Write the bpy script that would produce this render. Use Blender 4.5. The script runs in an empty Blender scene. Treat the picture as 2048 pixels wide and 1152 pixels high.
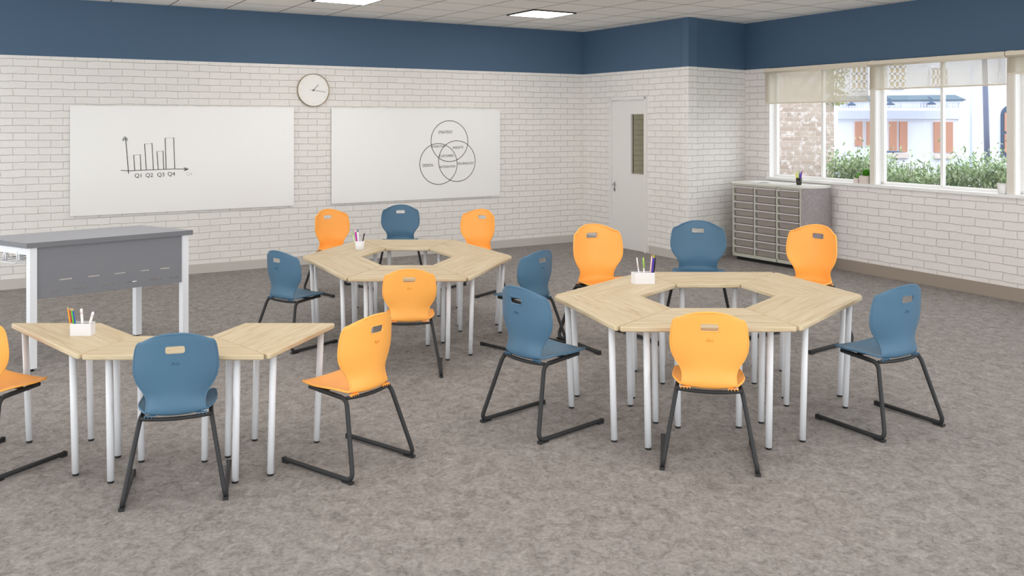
import bpy, bmesh, math, random
from mathutils import Vector, Matrix
random.seed(7)
PI = math.pi
scene = bpy.context.scene
COL = scene.collection
F = 1800.0; HC = 2.0; CX = 1024.0; HY = 245.0      # focal length in px of a 2048 frame, eye height, principal column, horizon row

# ------------------------------------------------------------------ helpers
def lin(c):
    out = []
    for v in c[:3]:
        v = v/255.0
        out.append(v/12.92 if v <= .04045 else ((v+.055)/1.055)**2.4)
    return (out[0], out[1], out[2], 1.0)

def mat(name, rgb, rough=.5, metal=0.0, spec=.4, emit=None, estr=0.0, bump=None, coat=0.0):
    m = bpy.data.materials.new(name); m.use_nodes = True
    nt = m.node_tree; b = nt.nodes['Principled BSDF']
    b.inputs['Base Color'].default_value = lin(rgb)
    b.inputs['Roughness'].default_value = rough
    b.inputs['Metallic'].default_value = metal
    b.inputs['Specular IOR Level'].default_value = spec
    b.inputs['Coat Weight'].default_value = coat
    if emit:
        b.inputs['Emission Color'].default_value = lin(emit); b.inputs['Emission Strength'].default_value = estr
    tc = nt.nodes.new('ShaderNodeTexCoord'); no = nt.nodes.new('ShaderNodeTexNoise')
    sc, st = bump if bump else (60.0, .02)
    no.inputs['Scale'].default_value = sc; no.inputs['Detail'].default_value = 3
    nt.links.new(tc.outputs['Object'], no.inputs['Vector'])
    bp = nt.nodes.new('ShaderNodeBump'); bp.inputs['Strength'].default_value = st; bp.inputs['Distance'].default_value = .002
    nt.links.new(no.outputs['Fac'], bp.inputs['Height']); nt.links.new(bp.outputs['Normal'], b.inputs['Normal'])
    return m

def ramp(nt, fac, stops):
    r = nt.nodes.new('ShaderNodeValToRGB'); el = r.color_ramp.elements
    while len(el) < len(stops): el.new(.5)
    for e, (p, c) in zip(el, stops): e.position = p; e.color = lin(c)
    nt.links.new(fac, r.inputs['Fac']); return r.outputs['Color']

def noise(nt, vec, scale, detail=4, rough=.6, dist=0.0):
    n = nt.nodes.new('ShaderNodeTexNoise'); n.inputs['Scale'].default_value = scale
    n.inputs['Detail'].default_value = detail; n.inputs['Roughness'].default_value = rough; n.inputs['Distortion'].default_value = dist
    nt.links.new(vec, n.inputs['Vector']); return n

def mapping(nt, vec, scale=(1,1,1), loc=(0,0,0), rot=(0,0,0)):
    m = nt.nodes.new('ShaderNodeMapping'); m.inputs['Scale'].default_value = scale
    m.inputs['Location'].default_value = loc; m.inputs['Rotation'].default_value = rot
    nt.links.new(vec, m.inputs['Vector']); return m.outputs['Vector']

def brick_mat(name, c1, c2, mortar, bw, rh, bumpd=.012, ms=.006, patches=None, warp=.02, rough=.75):
    m = bpy.data.materials.new(name); m.use_nodes = True; nt = m.node_tree; L = nt.links.new
    b = nt.nodes['Principled BSDF']; b.inputs['Roughness'].default_value = rough; b.inputs['Specular IOR Level'].default_value = .25
    uv = nt.nodes.new('ShaderNodeTexCoord').outputs['UV']
    wn = noise(nt, uv, 3.8, 4, .65)
    sub = nt.nodes.new('ShaderNodeVectorMath'); sub.operation = 'SUBTRACT'; sub.inputs[1].default_value = (.5,.5,.5)
    L(wn.outputs['Color'], sub.inputs[0])
    scl = nt.nodes.new('ShaderNodeVectorMath'); scl.operation = 'MULTIPLY'; scl.inputs[1].default_value = (warp*1.6, warp, 0)
    L(sub.outputs[0], scl.inputs[0])
    add = nt.nodes.new('ShaderNodeVectorMath'); add.operation = 'ADD'; L(uv, add.inputs[0]); L(scl.outputs[0], add.inputs[1])
    br = nt.nodes.new('ShaderNodeTexBrick')
    br.inputs['Scale'].default_value = 1.0; br.inputs['Brick Width'].default_value = bw; br.inputs['Row Height'].default_value = rh
    br.inputs['Mortar Size'].default_value = ms; br.inputs['Mortar Smooth'].default_value = .6
    br.inputs['Color1'].default_value = lin(c1); br.inputs['Color2'].default_value = lin(c2); br.inputs['Mortar'].default_value = lin(mortar)
    L(add.outputs[0], br.inputs['Vector'])
    colr = br.outputs['Color']
    n2 = noise(nt, uv, 9, 6, .65)
    if patches:
        mx = nt.nodes.new('ShaderNodeMix'); mx.data_type = 'RGBA'
        f = ramp(nt, n2.outputs['Fac'], [(.52,(0,0,0)), (.60,(255,255,255))])
        L(f, mx.inputs['Factor']); L(colr, mx.inputs['A']); mx.inputs['B'].default_value = lin(patches); colr = mx.outputs['Result']
    L(colr, b.inputs['Base Color'])
    inv = nt.nodes.new('ShaderNodeMath'); inv.operation = 'SUBTRACT'; inv.inputs[0].default_value = 1.0; L(br.outputs['Fac'], inv.inputs[1])
    n3 = noise(nt, uv, 22, 5, .6)
    ma = nt.nodes.new('ShaderNodeMath'); ma.operation = 'MULTIPLY_ADD'; ma.inputs[1].default_value = .45
    L(n3.outputs['Fac'], ma.inputs[0]); L(inv.outputs[0], ma.inputs[2])
    bp = nt.nodes.new('ShaderNodeBump'); bp.inputs['Strength'].default_value = 1.0; bp.inputs['Distance'].default_value = bumpd
    L(ma.outputs[0], bp.inputs['Height']); L(bp.outputs['Normal'], b.inputs['Normal'])
    return m

M = {}
M['orange'] = mat('orange_plastic', (255,178,86), .42, spec=.3, bump=(220,.06))
M['blue'] = mat('blue_plastic', (78,113,138), .45, spec=.35, bump=(220,.06))
M['orange_logo'] = mat('orange_logo', (228,138,48), .5)
M['blue_logo'] = mat('blue_logo', (50,80,104), .5)
M['charcoal'] = mat('charcoal_tube', (46,46,47), .5, spec=.3)
M['black'] = mat('black_plastic', (22,22,24), .5)
M['leg'] = mat('silver_white_paint', (222,223,226), .35, spec=.5)
M['white'] = mat('white_paint', (238,236,233), .5)
M['whiteboard'] = mat('whiteboard_enamel', (238,236,233), .25, spec=.4)
M['board_edge'] = mat('board_edge', (150,146,142), .5)
M['ink'] = mat('marker_ink', (52,50,50), .7)
M['faint_ink'] = mat('faint_ink', (206,202,198), .7)
M['desk_top'] = mat('grey_desk_top', (168,169,175), .5)
M['desk_edge'] = mat('grey_desk_edge', (112,113,117), .55)
M['desk_panel'] = mat('grey_desk_panel', (122,123,128), .55)
M['band'] = mat('blue_wall_paint', (74,98,122), .6, spec=.3, bump=(300,.08))
M['skirting'] = mat('skirting_paint', (196,190,184), .55)
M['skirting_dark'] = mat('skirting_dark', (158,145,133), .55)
M['door'] = mat('door_paint', (226,223,219), .45)
M['steel'] = mat('brushed_steel', (190,190,190), .25, metal=1)
M['brass'] = mat('clock_rim_metal', (150,130,98), .3, metal=.8)
M['clock_face'] = mat('clock_face', (226,222,214), .3)
M['post'] = mat('window_post_paint', (222,215,203), .5)
M['cream'] = mat('cream_metal', (222,211,192), .5)
M['cab'] = mat('cabinet_grey_green', (186,184,172), .5)
M['cab_top'] = mat('cabinet_top', (222,220,212), .45)
M['tray'] = mat('smoky_tray', (152,143,137), .3, spec=.5)
M['tray_rim'] = mat('tray_rim', (204,195,194), .3, spec=.5)
M['paper'] = mat('paper', (240,240,238), .7)
M['holder'] = mat('white_holder', (228,226,228), .35)
M['darkcup'] = mat('dark_cup', (44,40,34), .3)
M['pot'] = mat('cream_pot', (224,212,204), .5)
M['soil'] = mat('soil', (60,44,34), .9)
M['foliage'] = mat('green_foliage', (104,178,44), .6)
M['facade'] = mat('white_render', (236,240,250), .8)
M['fac_trim'] = mat('facade_trim', (214,220,244), .8)
M['fac_pale'] = mat('pale_blue_fascia', (222,228,248), .8)
M['slate'] = mat('blue_slate', (84,106,120), .6, bump=(14,.8))
M['shutter'] = mat('orange_brick_shutter', (200,146,122), .7, bump=(30,.6))
M['win_beige'] = mat('beige_window', (196,170,118), .6)
M['navy'] = mat('navy_metal', (62,84,112), .5)
M['pole'] = mat('pole_metal', (96,104,128), .5)
M['ground'] = mat('paving', (190,190,188), .9, bump=(8,.4))
M['stem'] = mat('stem', (138,146,108), .7)

def two_tone(name, stops, scale, anis=(1,1,1), rough=.6, detail=6, dist=0, coord='Object', rg=.6, bump=.0):
    m = bpy.data.materials.new(name); m.use_nodes = True; nt = m.node_tree; b = nt.nodes['Principled BSDF']
    b.inputs['Roughness'].default_value = rough; b.inputs['Specular IOR Level'].default_value = .3
    v = mapping(nt, nt.nodes.new('ShaderNodeTexCoord').outputs[coord], anis)
    n = noise(nt, v, scale, detail, rg, dist)
    nt.links.new(ramp(nt, n.outputs['Fac'], stops), b.inputs['Base Color'])
    if bump:
        bp = nt.nodes.new('ShaderNodeBump'); bp.inputs['Distance'].default_value = bump
        nt.links.new(n.outputs['Fac'], bp.inputs['Height']); nt.links.new(bp.outputs['Normal'], b.inputs['Normal'])
    return m
M['fabric'] = two_tone('grey_fabric', [(.35,(146,137,138)), (.65,(170,161,163))], 90, (1,1,.25), .9, 4)
M['hedge'] = two_tone('hedge_leaves', [(.3,(104,128,82)), (.5,(166,188,136)), (.7,(226,234,206))], 9, rough=.6, detail=2)
M['ivy'] = two_tone('ivy_leaves', [(.3,(96,110,62)), (.7,(170,170,110))], 9, rough=.6, detail=2)
M['brick'] = brick_mat('white_painted_brick', (232,228,223), (228,224,219), (227,222,216), .27, .0892, bumpd=.011, ms=.004, warp=.034)
M['brick_r'] = brick_mat('white_painted_brick_right', (237,230,226), (233,226,222), (230,222,218), .34, .098, bumpd=.014, ms=.0045, warp=.04)
M['brick_out'] = brick_mat('weathered_brick', (204,186,172), (186,166,152), (226,220,212), .235, .078, bumpd=.006, ms=.007, patches=(232,222,216), warp=.012)

# carpet
def carpet():
    m = bpy.data.materials.new('mottled_carpet'); m.use_nodes = True; nt = m.node_tree; L = nt.links.new
    b = nt.nodes['Principled BSDF']; b.inputs['Roughness'].default_value = .95; b.inputs['Specular IOR Level'].default_value = .1
    o = nt.nodes.new('ShaderNodeTexCoord').outputs['Object']
    a = noise(nt, mapping(nt, o, (1,.8,1)), 13, 8, .8, .8)
    c = noise(nt, o, 42, 4, .7, .4)
    mx = nt.nodes.new('ShaderNodeMath'); mx.operation = 'MULTIPLY_ADD'; mx.inputs[1].default_value = .35
    L(c.outputs['Fac'], mx.inputs[0])
    s = nt.nodes.new('ShaderNodeMath'); s.operation = 'MULTIPLY'; s.inputs[1].default_value = .65; L(a.outputs['Fac'], s.inputs[0]); L(s.outputs[0], mx.inputs[2])
    L(ramp(nt, mx.outputs[0], [(.36,(110,104,101)), (.47,(139,133,129)), (.54,(153,147,143)), (.66,(175,169,165))]), b.inputs['Base Color'])
    bp = nt.nodes.new('ShaderNodeBump'); bp.inputs['Distance'].default_value = .008; bp.inputs['Strength'].default_value = .7
    L(mx.outputs[0], bp.inputs['Height']); L(bp.outputs['Normal'], b.inputs['Normal'])
    return m
M['carpet'] = carpet()

def wood():
    m = bpy.data.materials.new('pale_oak_laminate'); m.use_nodes = True; nt = m.node_tree; L = nt.links.new
    b = nt.nodes['Principled BSDF']; b.inputs['Roughness'].default_value = .48; b.inputs['Specular IOR Level'].default_value = .35
    uv = nt.nodes.new('ShaderNodeTexCoord').outputs['UV']
    a = noise(nt, mapping(nt, uv, (1.1,15,1)), 1.6, 5, .6, 1.2)
    c = noise(nt, mapping(nt, uv, (3,110,1)), 1.5, 3, .6, .3)
    mx = nt.nodes.new('ShaderNodeMath'); mx.operation = 'MULTIPLY_ADD'; mx.inputs[1].default_value = .3
    s = nt.nodes.new('ShaderNodeMath'); s.operation = 'MULTIPLY'; s.inputs[1].default_value = .7
    L(a.outputs['Fac'], s.inputs[0]); L(c.outputs['Fac'], mx.inputs[0]); L(s.outputs[0], mx.inputs[2])
    L(ramp(nt, mx.outputs[0], [(.34,(182,158,122)), (.46,(202,182,148)), (.56,(210,193,161)), (.68,(217,204,176))]), b.inputs['Base Color'])
    return m
M['wood'] = wood()

def ceil_mat():
    m = bpy.data.materials.new('ceiling_tiles'); m.use_nodes = True; nt = m.node_tree; L = nt.links.new
    b = nt.nodes['Principled BSDF']; b.inputs['Roughness'].default_value = .9; b.inputs['Specular IOR Level'].default_value = .1
    uv = nt.nodes.new('ShaderNodeTexCoord').outputs['UV']
    br = nt.nodes.new('ShaderNodeTexBrick'); br.offset = 0.0
    br.inputs['Scale'].default_value = 1; br.inputs['Brick Width'].default_value = .7106; br.inputs['Row Height'].default_value = .7106
    br.inputs['Mortar Size'].default_value = .008; br.inputs['Mortar Smooth'].default_value = .1
    br.inputs['Color1'].default_value = lin((250,247,242)); br.inputs['Color2'].default_value = lin((248,245,240)); br.inputs['Mortar'].default_value = lin((96,84,74))
    L(uv, br.inputs['Vector']); L(br.outputs['Color'], b.inputs['Base Color'])
    n = noise(nt, uv, 160, 3)
    bp = nt.nodes.new('ShaderNodeBump'); bp.inputs['Distance'].default_value = .002; L(n.outputs['Fac'], bp.inputs['Height']); L(bp.outputs['Normal'], b.inputs['Normal'])
    return m
M['ceiling'] = ceil_mat()

def glass_mat(name, tint, gl=.06):
    m = bpy.data.materials.new(name); m.use_nodes = True; nt = m.node_tree
    for n in list(nt.nodes):
        if n.type != 'OUTPUT_MATERIAL': nt.nodes.remove(n)
    out = [n for n in nt.nodes if n.type == 'OUTPUT_MATERIAL'][0]
    t = nt.nodes.new('ShaderNodeBsdfTransparent'); t.inputs['Color'].default_value = tint
    g = nt.nodes.new('ShaderNodeBsdfGlossy'); g.inputs['Roughness'].default_value = .02
    mx = nt.nodes.new('ShaderNodeMixShader'); mx.inputs[0].default_value = gl
    nt.links.new(t.outputs[0], mx.inputs[1]); nt.links.new(g.outputs[0], mx.inputs[2]); nt.links.new(mx.outputs[0], out.inputs[0])
    return m
M['glass'] = glass_mat('window_glass', (.97,.98,1,1), .04)
M['door_glass'] = glass_mat('dim_door_glass', (.42,.41,.34,1), .05)

def sheer():
    m = bpy.data.materials.new('sheer_blind_fabric'); m.use_nodes = True; nt = m.node_tree
    for n in list(nt.nodes):
        if n.type != 'OUTPUT_MATERIAL': nt.nodes.remove(n)
    out = [n for n in nt.nodes if n.type == 'OUTPUT_MATERIAL'][0]
    t = nt.nodes.new('ShaderNodeBsdfTransparent')
    d = nt.nodes.new('ShaderNodeBsdfDiffuse'); d.inputs['Color'].default_value = lin((206,198,184))
    tr = nt.nodes.new('ShaderNodeBsdfTranslucent'); tr.inputs['Color'].default_value = lin((222,212,194))
    m1 = nt.nodes.new('ShaderNodeMixShader'); m1.inputs[0].default_value = .55
    nt.links.new(d.outputs[0], m1.inputs[1]); nt.links.new(tr.outputs[0], m1.inputs[2])
    m2 = nt.nodes.new('ShaderNodeMixShader'); m2.inputs[0].default_value = .5
    nt.links.new(t.outputs[0], m2.inputs[1]); nt.links.new(m1.outputs[0], m2.inputs[2]); nt.links.new(m2.outputs[0], out.inputs[0])
    return m
M['sheer'] = sheer()
M['lamp'] = mat('lamp_diffuser', (255,255,255), .5, emit=(255,252,249), estr=10.0)
M['lamp_frame'] = mat('lamp_frame', (60,58,56), .5)

# ---- mesh builder: many shapes -> ONE mesh object
class MB:
    def __init__(s): s.v=[]; s.f=[]; s.sm=[]; s.mi=[]; s.uv={}
    def quad(s, a, b, c, d, mi=0, uvs=None):
        i=len(s.v); s.v += [tuple(a),tuple(b),tuple(c),tuple(d)]; s.f.append((i,i+1,i+2,i+3)); s.sm.append(False); s.mi.append(mi)
        if uvs: s.uv[len(s.f)-1]=uvs
        return s
    def poly(s, pts, mi=0, uvs=None, smooth=False):
        i=len(s.v); s.v += [tuple(p) for p in pts]; s.f.append(tuple(range(i,i+len(pts)))); s.sm.append(smooth); s.mi.append(mi)
        if uvs: s.uv[len(s.f)-1]=uvs
        return s
    def box8(s, lo, up, mi=0):
        """lo, up: four corner points each, same winding (ccw from above)"""
        i=len(s.v); s.v += [tuple(p) for p in lo]+[tuple(p) for p in up]
        for q in ((3,2,1,0),(4,5,6,7),(0,1,5,4),(1,2,6,5),(2,3,7,6),(3,0,4,7)):
            s.f.append(tuple(i+k for k in q)); s.sm.append(False); s.mi.append(mi)
        return s
    def box(s, c, d, mi=0, ax=None):
        """centre, full size, optional axes (ex, ey, ez)"""
        ex, ey, ez = ax if ax else (Vector((1,0,0)),Vector((0,1,0)),Vector((0,0,1)))
        c=Vector(c); h=[q/2 for q in d]
        P=lambda a,b,g: c+ex*(a*h[0])+ey*(b*h[1])+ez*(g*h[2])
        return s.box8([P(-1,-1,-1),P(1,-1,-1),P(1,1,-1),P(-1,1,-1)],[P(-1,-1,1),P(1,-1,1),P(1,1,1),P(-1,1,1)],mi)
    def tube(s, pts, r, n=12, caps=True, mi=0, squash=1.0, closed=False):
        pts=[Vector(p) for p in pts]; N=len(pts); rr = r if hasattr(r,'__len__') else [r]*N
        i0=len(s.v); prev=None
        for k,p in enumerate(pts):
            if closed: t=(pts[(k+1)%N]-pts[k-1])
            else: t=(pts[min(k+1,N-1)]-pts[max(k-1,0)])
            t.normalize()
            if prev is None:
                a=Vector((0,0,1)) if abs(t.z)<.9 else Vector((1,0,0)); u=t.cross(a).normalized()
            else:
                u=prev-t*prev.dot(t); u.normalize()
            prev=u; w=t.cross(u)
            for j in range(n):
                an=2*PI*j/n; s.v.append(tuple(p+(u*math.cos(an)+w*math.sin(an)*squash)*rr[k]))
        for k in range(N if closed else N-1):
            for j in range(n):
                a=i0+k*n+j; b=i0+k*n+(j+1)%n; k2=(k+1)%N
                s.f.append((a,b,i0+k2*n+(j+1)%n,i0+k2*n+j)); s.sm.append(True); s.mi.append(mi)
        if caps and not closed:
            s.f.append(tuple(i0+j for j in range(n))[::-1]); s.sm.append(False); s.mi.append(mi)
            s.f.append(tuple(i0+(N-1)*n+j for j in range(n))); s.sm.append(False); s.mi.append(mi)
        return s
    def lathe(s, c, prof, n=28, ax=None, mi=0):
        """prof [(r,h)...] around ez through c"""
        ex,ey,ez = ax if ax else (Vector((1,0,0)),Vector((0,1,0)),Vector((0,0,1)))
        c=Vector(c); i0=len(s.v)
        for r,h in prof:
            for j in range(n):
                a=2*PI*j/n; s.v.append(tuple(c+ez*h+(ex*math.cos(a)+ey*math.sin(a))*max(r,1e-5)))
        for k in range(len(prof)-1):
            for j in range(n):
                s.f.append((i0+k*n+j,i0+k*n+(j+1)%n,i0+(k+1)*n+(j+1)%n,i0+(k+1)*n+j)); s.sm.append(True); s.mi.append(mi)
        return s
    def build(s, name, mats, parent=None, origin=(0,0,0), autosmooth=True):
        me=bpy.data.meshes.new(name); o=Vector(origin)
        me.from_pydata([tuple(Vector(p)-o) for p in s.v],[],s.f)
        if not isinstance(mats,(list,tuple)): mats=[mats]
        for m in mats: me.materials.append(m)
        for p,sm,mi in zip(me.polygons,s.sm,s.mi): p.use_smooth=sm; p.material_index=mi
        if s.uv:
            ul=me.uv_layers.new(name='UVMap')
            for fi,u in s.uv.items():
                for li,q in zip(me.polygons[fi].loop_indices,u): ul.data[li].uv=q
        me.update()
        ob=bpy.data.objects.new(name,me); COL.objects.link(ob)
        if parent: ob.parent=parent
        else: ob.location=o
        return ob

def tag(o, label=None, cat=None, group=None, kind=None):
    if label: o['label']=label
    if cat: o['category']=cat
    if group: o['group']=group
    if kind: o['kind']=kind
    return o
def empty(name, loc, label, cat, group=None, rz=0):
    o=bpy.data.objects.new(name,None); COL.objects.link(o); o.location=loc; o.rotation_euler=(0,0,rz); o.empty_display_size=.1
    return tag(o,label,cat,group)
def dup(root, label, group=None):
    r=root.copy(); COL.objects.link(r)
    for ch in list(root.children):
        c=ch.copy(); COL.objects.link(c); c.parent=r
        for g in ch.children:
            d=g.copy(); COL.objects.link(d); d.parent=c
    r['label']=label
    if group: r['group']=group
    return r
def textmesh(txt, size, mtx, name, m, parent, extrude=.0008, origin=(0,0,0), shear=0.0, sx=1.0):
    cu=bpy.data.curves.new(name,'FONT'); cu.body=txt; cu.size=size; cu.extrude=extrude; cu.align_x='CENTER'; cu.align_y='CENTER'; cu.shear=shear
    to=bpy.data.objects.new(name+'_t',cu); COL.objects.link(to)
    dg=bpy.context.evaluated_depsgraph_get(); me=bpy.data.meshes.new_from_object(to.evaluated_get(dg))
    bpy.data.objects.remove(to,do_unlink=True)
    me.transform(Matrix.Translation(-Vector(origin)) @ mtx @ Matrix.Diagonal((sx,1,1,1)))
    me.materials.clear(); me.materials.append(m)
    ob=bpy.data.objects.new(name,me); COL.objects.link(ob); ob.parent=parent
    return ob
def atz(x,y,z):      # point of the place seen at (x,y) lying at height z
    Y=F*(HC-z)/(y-HY); return Vector(((x-CX)/F*Y,Y,z))
def atY(x,y,Y):      # point of the place at distance Y
    return Vector(((x-CX)/F*Y,Y,HC-(y-HY)*Y/F))

# ------------------------------------------------------------------ the room shell
ZC=3.525; ZB=2.81
L0=Vector((-6.113,10.746,0)); E1=Vector((.8548,.519,0)).normalized(); N1=Vector((E1.y,-E1.x,0))   # left wall: along, into the room
C1=Vector((1.207,15.19,0)); C2=Vector((2.55,13.0,0)); C3=Vector((3.60,13.9,0))
E2=(C2-C1).normalized(); N2=Vector((-E2.y,E2.x,0)); N2=-N2 if N2.dot(Vector((0,-1,0)))<0 else N2
E3=(C3-C2).normalized(); N3=Vector((E3.y,-E3.x,0))
E4=Vector((.472,-.881,0)).normalized(); N4=Vector((E4.y,-E4.x,0)); N4=N4 if N4.x<0 else -N4
UP=Vector((0,0,1))
def on_line(P,E,x):   # distance along a wall where column x meets it
    u=(x-CX)/F; return (u*P.y-P.x)/(E.x-u*E.y)
TL=(C1-L0).length
PA=L0-E1*3.2; PB=C3+E4*8.6
def wall_faces(mb, P, E, t0, t1, z0, z1, mi, uo=0):
    a=P+E*t0; b=P+E*t1
    mb.quad(a+UP*z0,b+UP*z0,b+UP*z1,a+UP*z1,mi,[(t0+uo,z0),(t1+uo,z0),(t1+uo,z1),(t0+uo,z1)])
def thickwall(name, P, E, N, L_, t0, spans, mats, th=.16, uo=0):
    """spans: (ta,tb,z0,z1,mi) front faces; solid boxes behind them"""
    mb=MB()
    for ta,tb,z0,z1,mi in spans:
        a=P+E*ta; b=P+E*tb; o=-N*th
        q=lambda p,z: p+UP*z
        U=lambda t,z:(t+uo,z)
        F_=[(q(a,z0),q(b,z0),q(b,z1),q(a,z1),[U(ta,z0),U(tb,z0),U(tb,z1),U(ta,z1)]),
            (q(b+o,z0),q(a+o,z0),q(a+o,z1),q(b+o,z1),[U(tb,z0),U(ta,z0),U(ta,z1),U(tb,z1)]),
            (q(b,z0),q(b+o,z0),q(b+o,z1),q(b,z1),[U(tb,z0),U(tb+th,z0),U(tb+th,z1),U(tb,z1)]),
            (q(a+o,z0),q(a,z0),q(a,z1),q(a+o,z1),[U(ta-th,z0),U(ta,z0),U(ta,z1),U(ta-th,z1)]),
            (q(a,z1),q(b,z1),q(b+o,z1),q(a+o,z1),[(0,0)]*4),(q(a+o,z0),q(b+o,z0),q(b,z0),q(a,z0),[(0,0)]*4)]
        for f in F_: mb.quad(*f[:4],mi,f[4])
    return tag(mb.build(name,mats,origin=P),kind='structure')
thickwall('wall_left',L0,E1,N1,TL,0,[(-3.2,TL+.1,0,ZB,0),(-3.2,TL+.1,ZB,ZC,1)],[M['brick'],M['band']])
L2=(C2-C1).length; dt0=on_line(C1,E2,1221); dt1=on_line(C1,E2,1294.5); DH=2.40
thickwall('wall_back',C1,E2,N2,L2,0,[(0,dt0,0,ZB,0),(dt1,L2,0,ZB,0),(dt0,dt1,DH,ZB,0),(0,L2,ZB,ZC,1)],[M['brick'],M['band']],uo=TL)
L3=(C3-C2).length
thickwall('wall_return',C2,E3,N3,L3,0,[(0,L3+.1,0,ZB,0),(0,L3+.1,ZB,ZC,1)],[M['brick'],M['band']],th=.12,uo=TL+L2)
SILL=1.155
tw=lambda x: on_line(C3,E4,x)
w1a,w1b=tw(1538),tw(1741); w2a,w2b=tw(1750),tw(2015); w3a,w3b=tw(2029),tw(2029)+1.75
WT=.17
thickwall('wall_right',C3,E4,N4,8.6,0,[(0,8.6,0,SILL,0),(0,w1a,SILL,ZB,0),(w3b,8.6,SILL,ZB,0),(0,8.6,ZB,ZC,1)],[M['brick_r'],M['band']],th=WT,uo=.07)

def floor_poly(z, extra=0):
    return [PA,C1,C2,C3,PB,Vector((9.2,-2.5,0)),Vector((-9,-2.5,0))]
mb=MB(); pts=floor_poly(0); mb.poly([p+UP*0 for p in pts][::-1],0)
fl=mb.build('floor',M['carpet']); tag(fl,kind='structure')
mb=MB()
pc=[p+UP*ZC for p in pts]
def cuv(p): q=p-L0; return (q.dot(E1)-1.208+.7106*10, q.dot(N1)-.735+.7106*10)
mb.poly(pc,0,[cuv(p) for p in pc])
ce=mb.build('ceiling',M['ceiling']); tag(ce,kind='structure')
# baseboards
def base(name,P,E,N,t0,t1,m,h=.115,th=.018):
    mb=MB(); c=P+E*((t0+t1)/2)+N*(th/2)+UP*(h/2); mb.box(c,(t1-t0,th,h),0,(E,N,UP)); mb.box(P+E*((t0+t1)/2)+N*(th*.35)+UP*(h+.004),(t1-t0,th*.7,.008),0,(E,N,UP))
    return tag(mb.build(name,m,origin=c),kind='structure')
base('baseboard_left',L0,E1,N1,-3.2,TL-.01,M['skirting'])
base('baseboard_back',C1,E2,N2,dt1+.05,L2,M['skirting']); base('baseboard_back_corner',C1,E2,N2,.02,dt0-.05,M['skirting'])
base('baseboard_return',C2,E3,N3,.02,L3-.02,M['skirting'])
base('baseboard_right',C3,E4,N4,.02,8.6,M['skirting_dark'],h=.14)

# door
dm=(dt0+dt1)/2; dw=dt1-dt0
D0=C1+E2*dm
fr=MB()
for s_ in (dt0+.022,dt1-.022): fr.box(C1+E2*s_+N2*(-.04)+UP*(DH/2),(.055,.14,DH),0,(E2,N2,UP))
fr.box(D0+N2*(-.04)+UP*(DH-.02),(dw,.14,.05),0,(E2,N2,UP))
fro=fr.build('trim_1',M['door'],origin=D0); tag(fro,kind='structure')
door=MB()
wx0,wx1=on_line(C1,E2,1262),on_line(C1,E2,1288.5)
Zd=D0.y
wz1=HC+(245-228.5)*(C1+E2*wx0).y/F; wz0=HC-(347-245)*(C1+E2*wx0).y/F
def dpanel(a,b,z0,z1): door.box(C1+E2*((a+b)/2)+N2*(-.03)+UP*((z0+z1)/2),(b-a,.045,z1-z0),0,(E2,N2,UP))
a0,a1=dt0+.05,dt1-.05
dpanel(a0,wx0,.004,DH-.05); dpanel(wx1,a1,.004,DH-.05); dpanel(wx0,wx1,.004,wz0); dpanel(wx0,wx1,wz1,DH-.05)
do=door.build('door_1',M['door'],origin=D0); tag(do,kind='structure')
p=MB(); p.box(C1+E2*((wx0+wx1)/2)+N2*(-.035)+UP*((wz0+wz1)/2),(wx1-wx0,.006,wz1-wz0),0,(E2,N2,UP)); p.build('glass_pane',M['door_glass'],do,origin=D0)
p=MB()
for a,b,c,d in ((wx0-.012,wx0,wz0,wz1),(wx1,wx1+.012,wz0,wz1),(wx0-.012,wx1+.012,wz0-.012,wz0),(wx0-.012,wx1+.012,wz1,wz1+.012)):
    p.box(C1+E2*((a+b)/2)+N2*(-.003)+UP*((c+d)/2),(b-a,.012,d-c),0,(E2,N2,UP))
p.build('window_bead',M['door'],do,origin=D0)
ht=on_line(C1,E2,1229); hz=HC-(372-245)*(C1+E2*ht).y/F
p=MB(); p.box(C1+E2*ht+N2*(-.003)+UP*(hz-.01),(.03,.01,.16),0,(E2,N2,UP))
p.tube([C1+E2*ht+N2*0+UP*(hz+.03),C1+E2*ht+N2*.045+UP*(hz+.03),C1+E2*(ht+.03)+N2*.05+UP*(hz+.03),C1+E2*(ht+.1)+N2*.05+UP*(hz+.028)],.009,10)
p.build('door_handle',M['steel'],do,origin=D0)
p=MB(); p.lathe(C1+E2*ht+N2*.004+UP*(hz-.055),[(0,.004),(.012,.004),(.012,-.004)],14,(E2,UP,N2)); p.build('keyhole',M['black'],do,origin=D0)
# dim corridor wall seen through the door glass
cw=MB(); a=C1-N2*1.1-E2*1.0; b=C1+E2*(dt1+.12)-N2*1.1
cw.quad(a,b,b+UP*2.6,a+UP*2.6,0,[(0,0),(4,0),(4,2.6),(0,2.6)]); cw.quad(b,b+N2*.95,b+N2*.95+UP*2.6,b+UP*2.6,0,[(0,0),(.9,0),(.9,2.6),(0,2.6)])
cw.quad(a+UP*2.6,b+UP*2.6,b+N2*.95+UP*2.6,a+N2*.95+UP*2.6,0,[(0,0)]*4)
cf_=MB(); cf_.quad(a,b,b+N2*1.1,a+N2*1.1)
tag(cw.build('wall_corridor',M['brick'],origin=a),kind='structure'); tag(cf_.build('floor_corridor',M['carpet'],origin=a),kind='structure')

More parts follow.
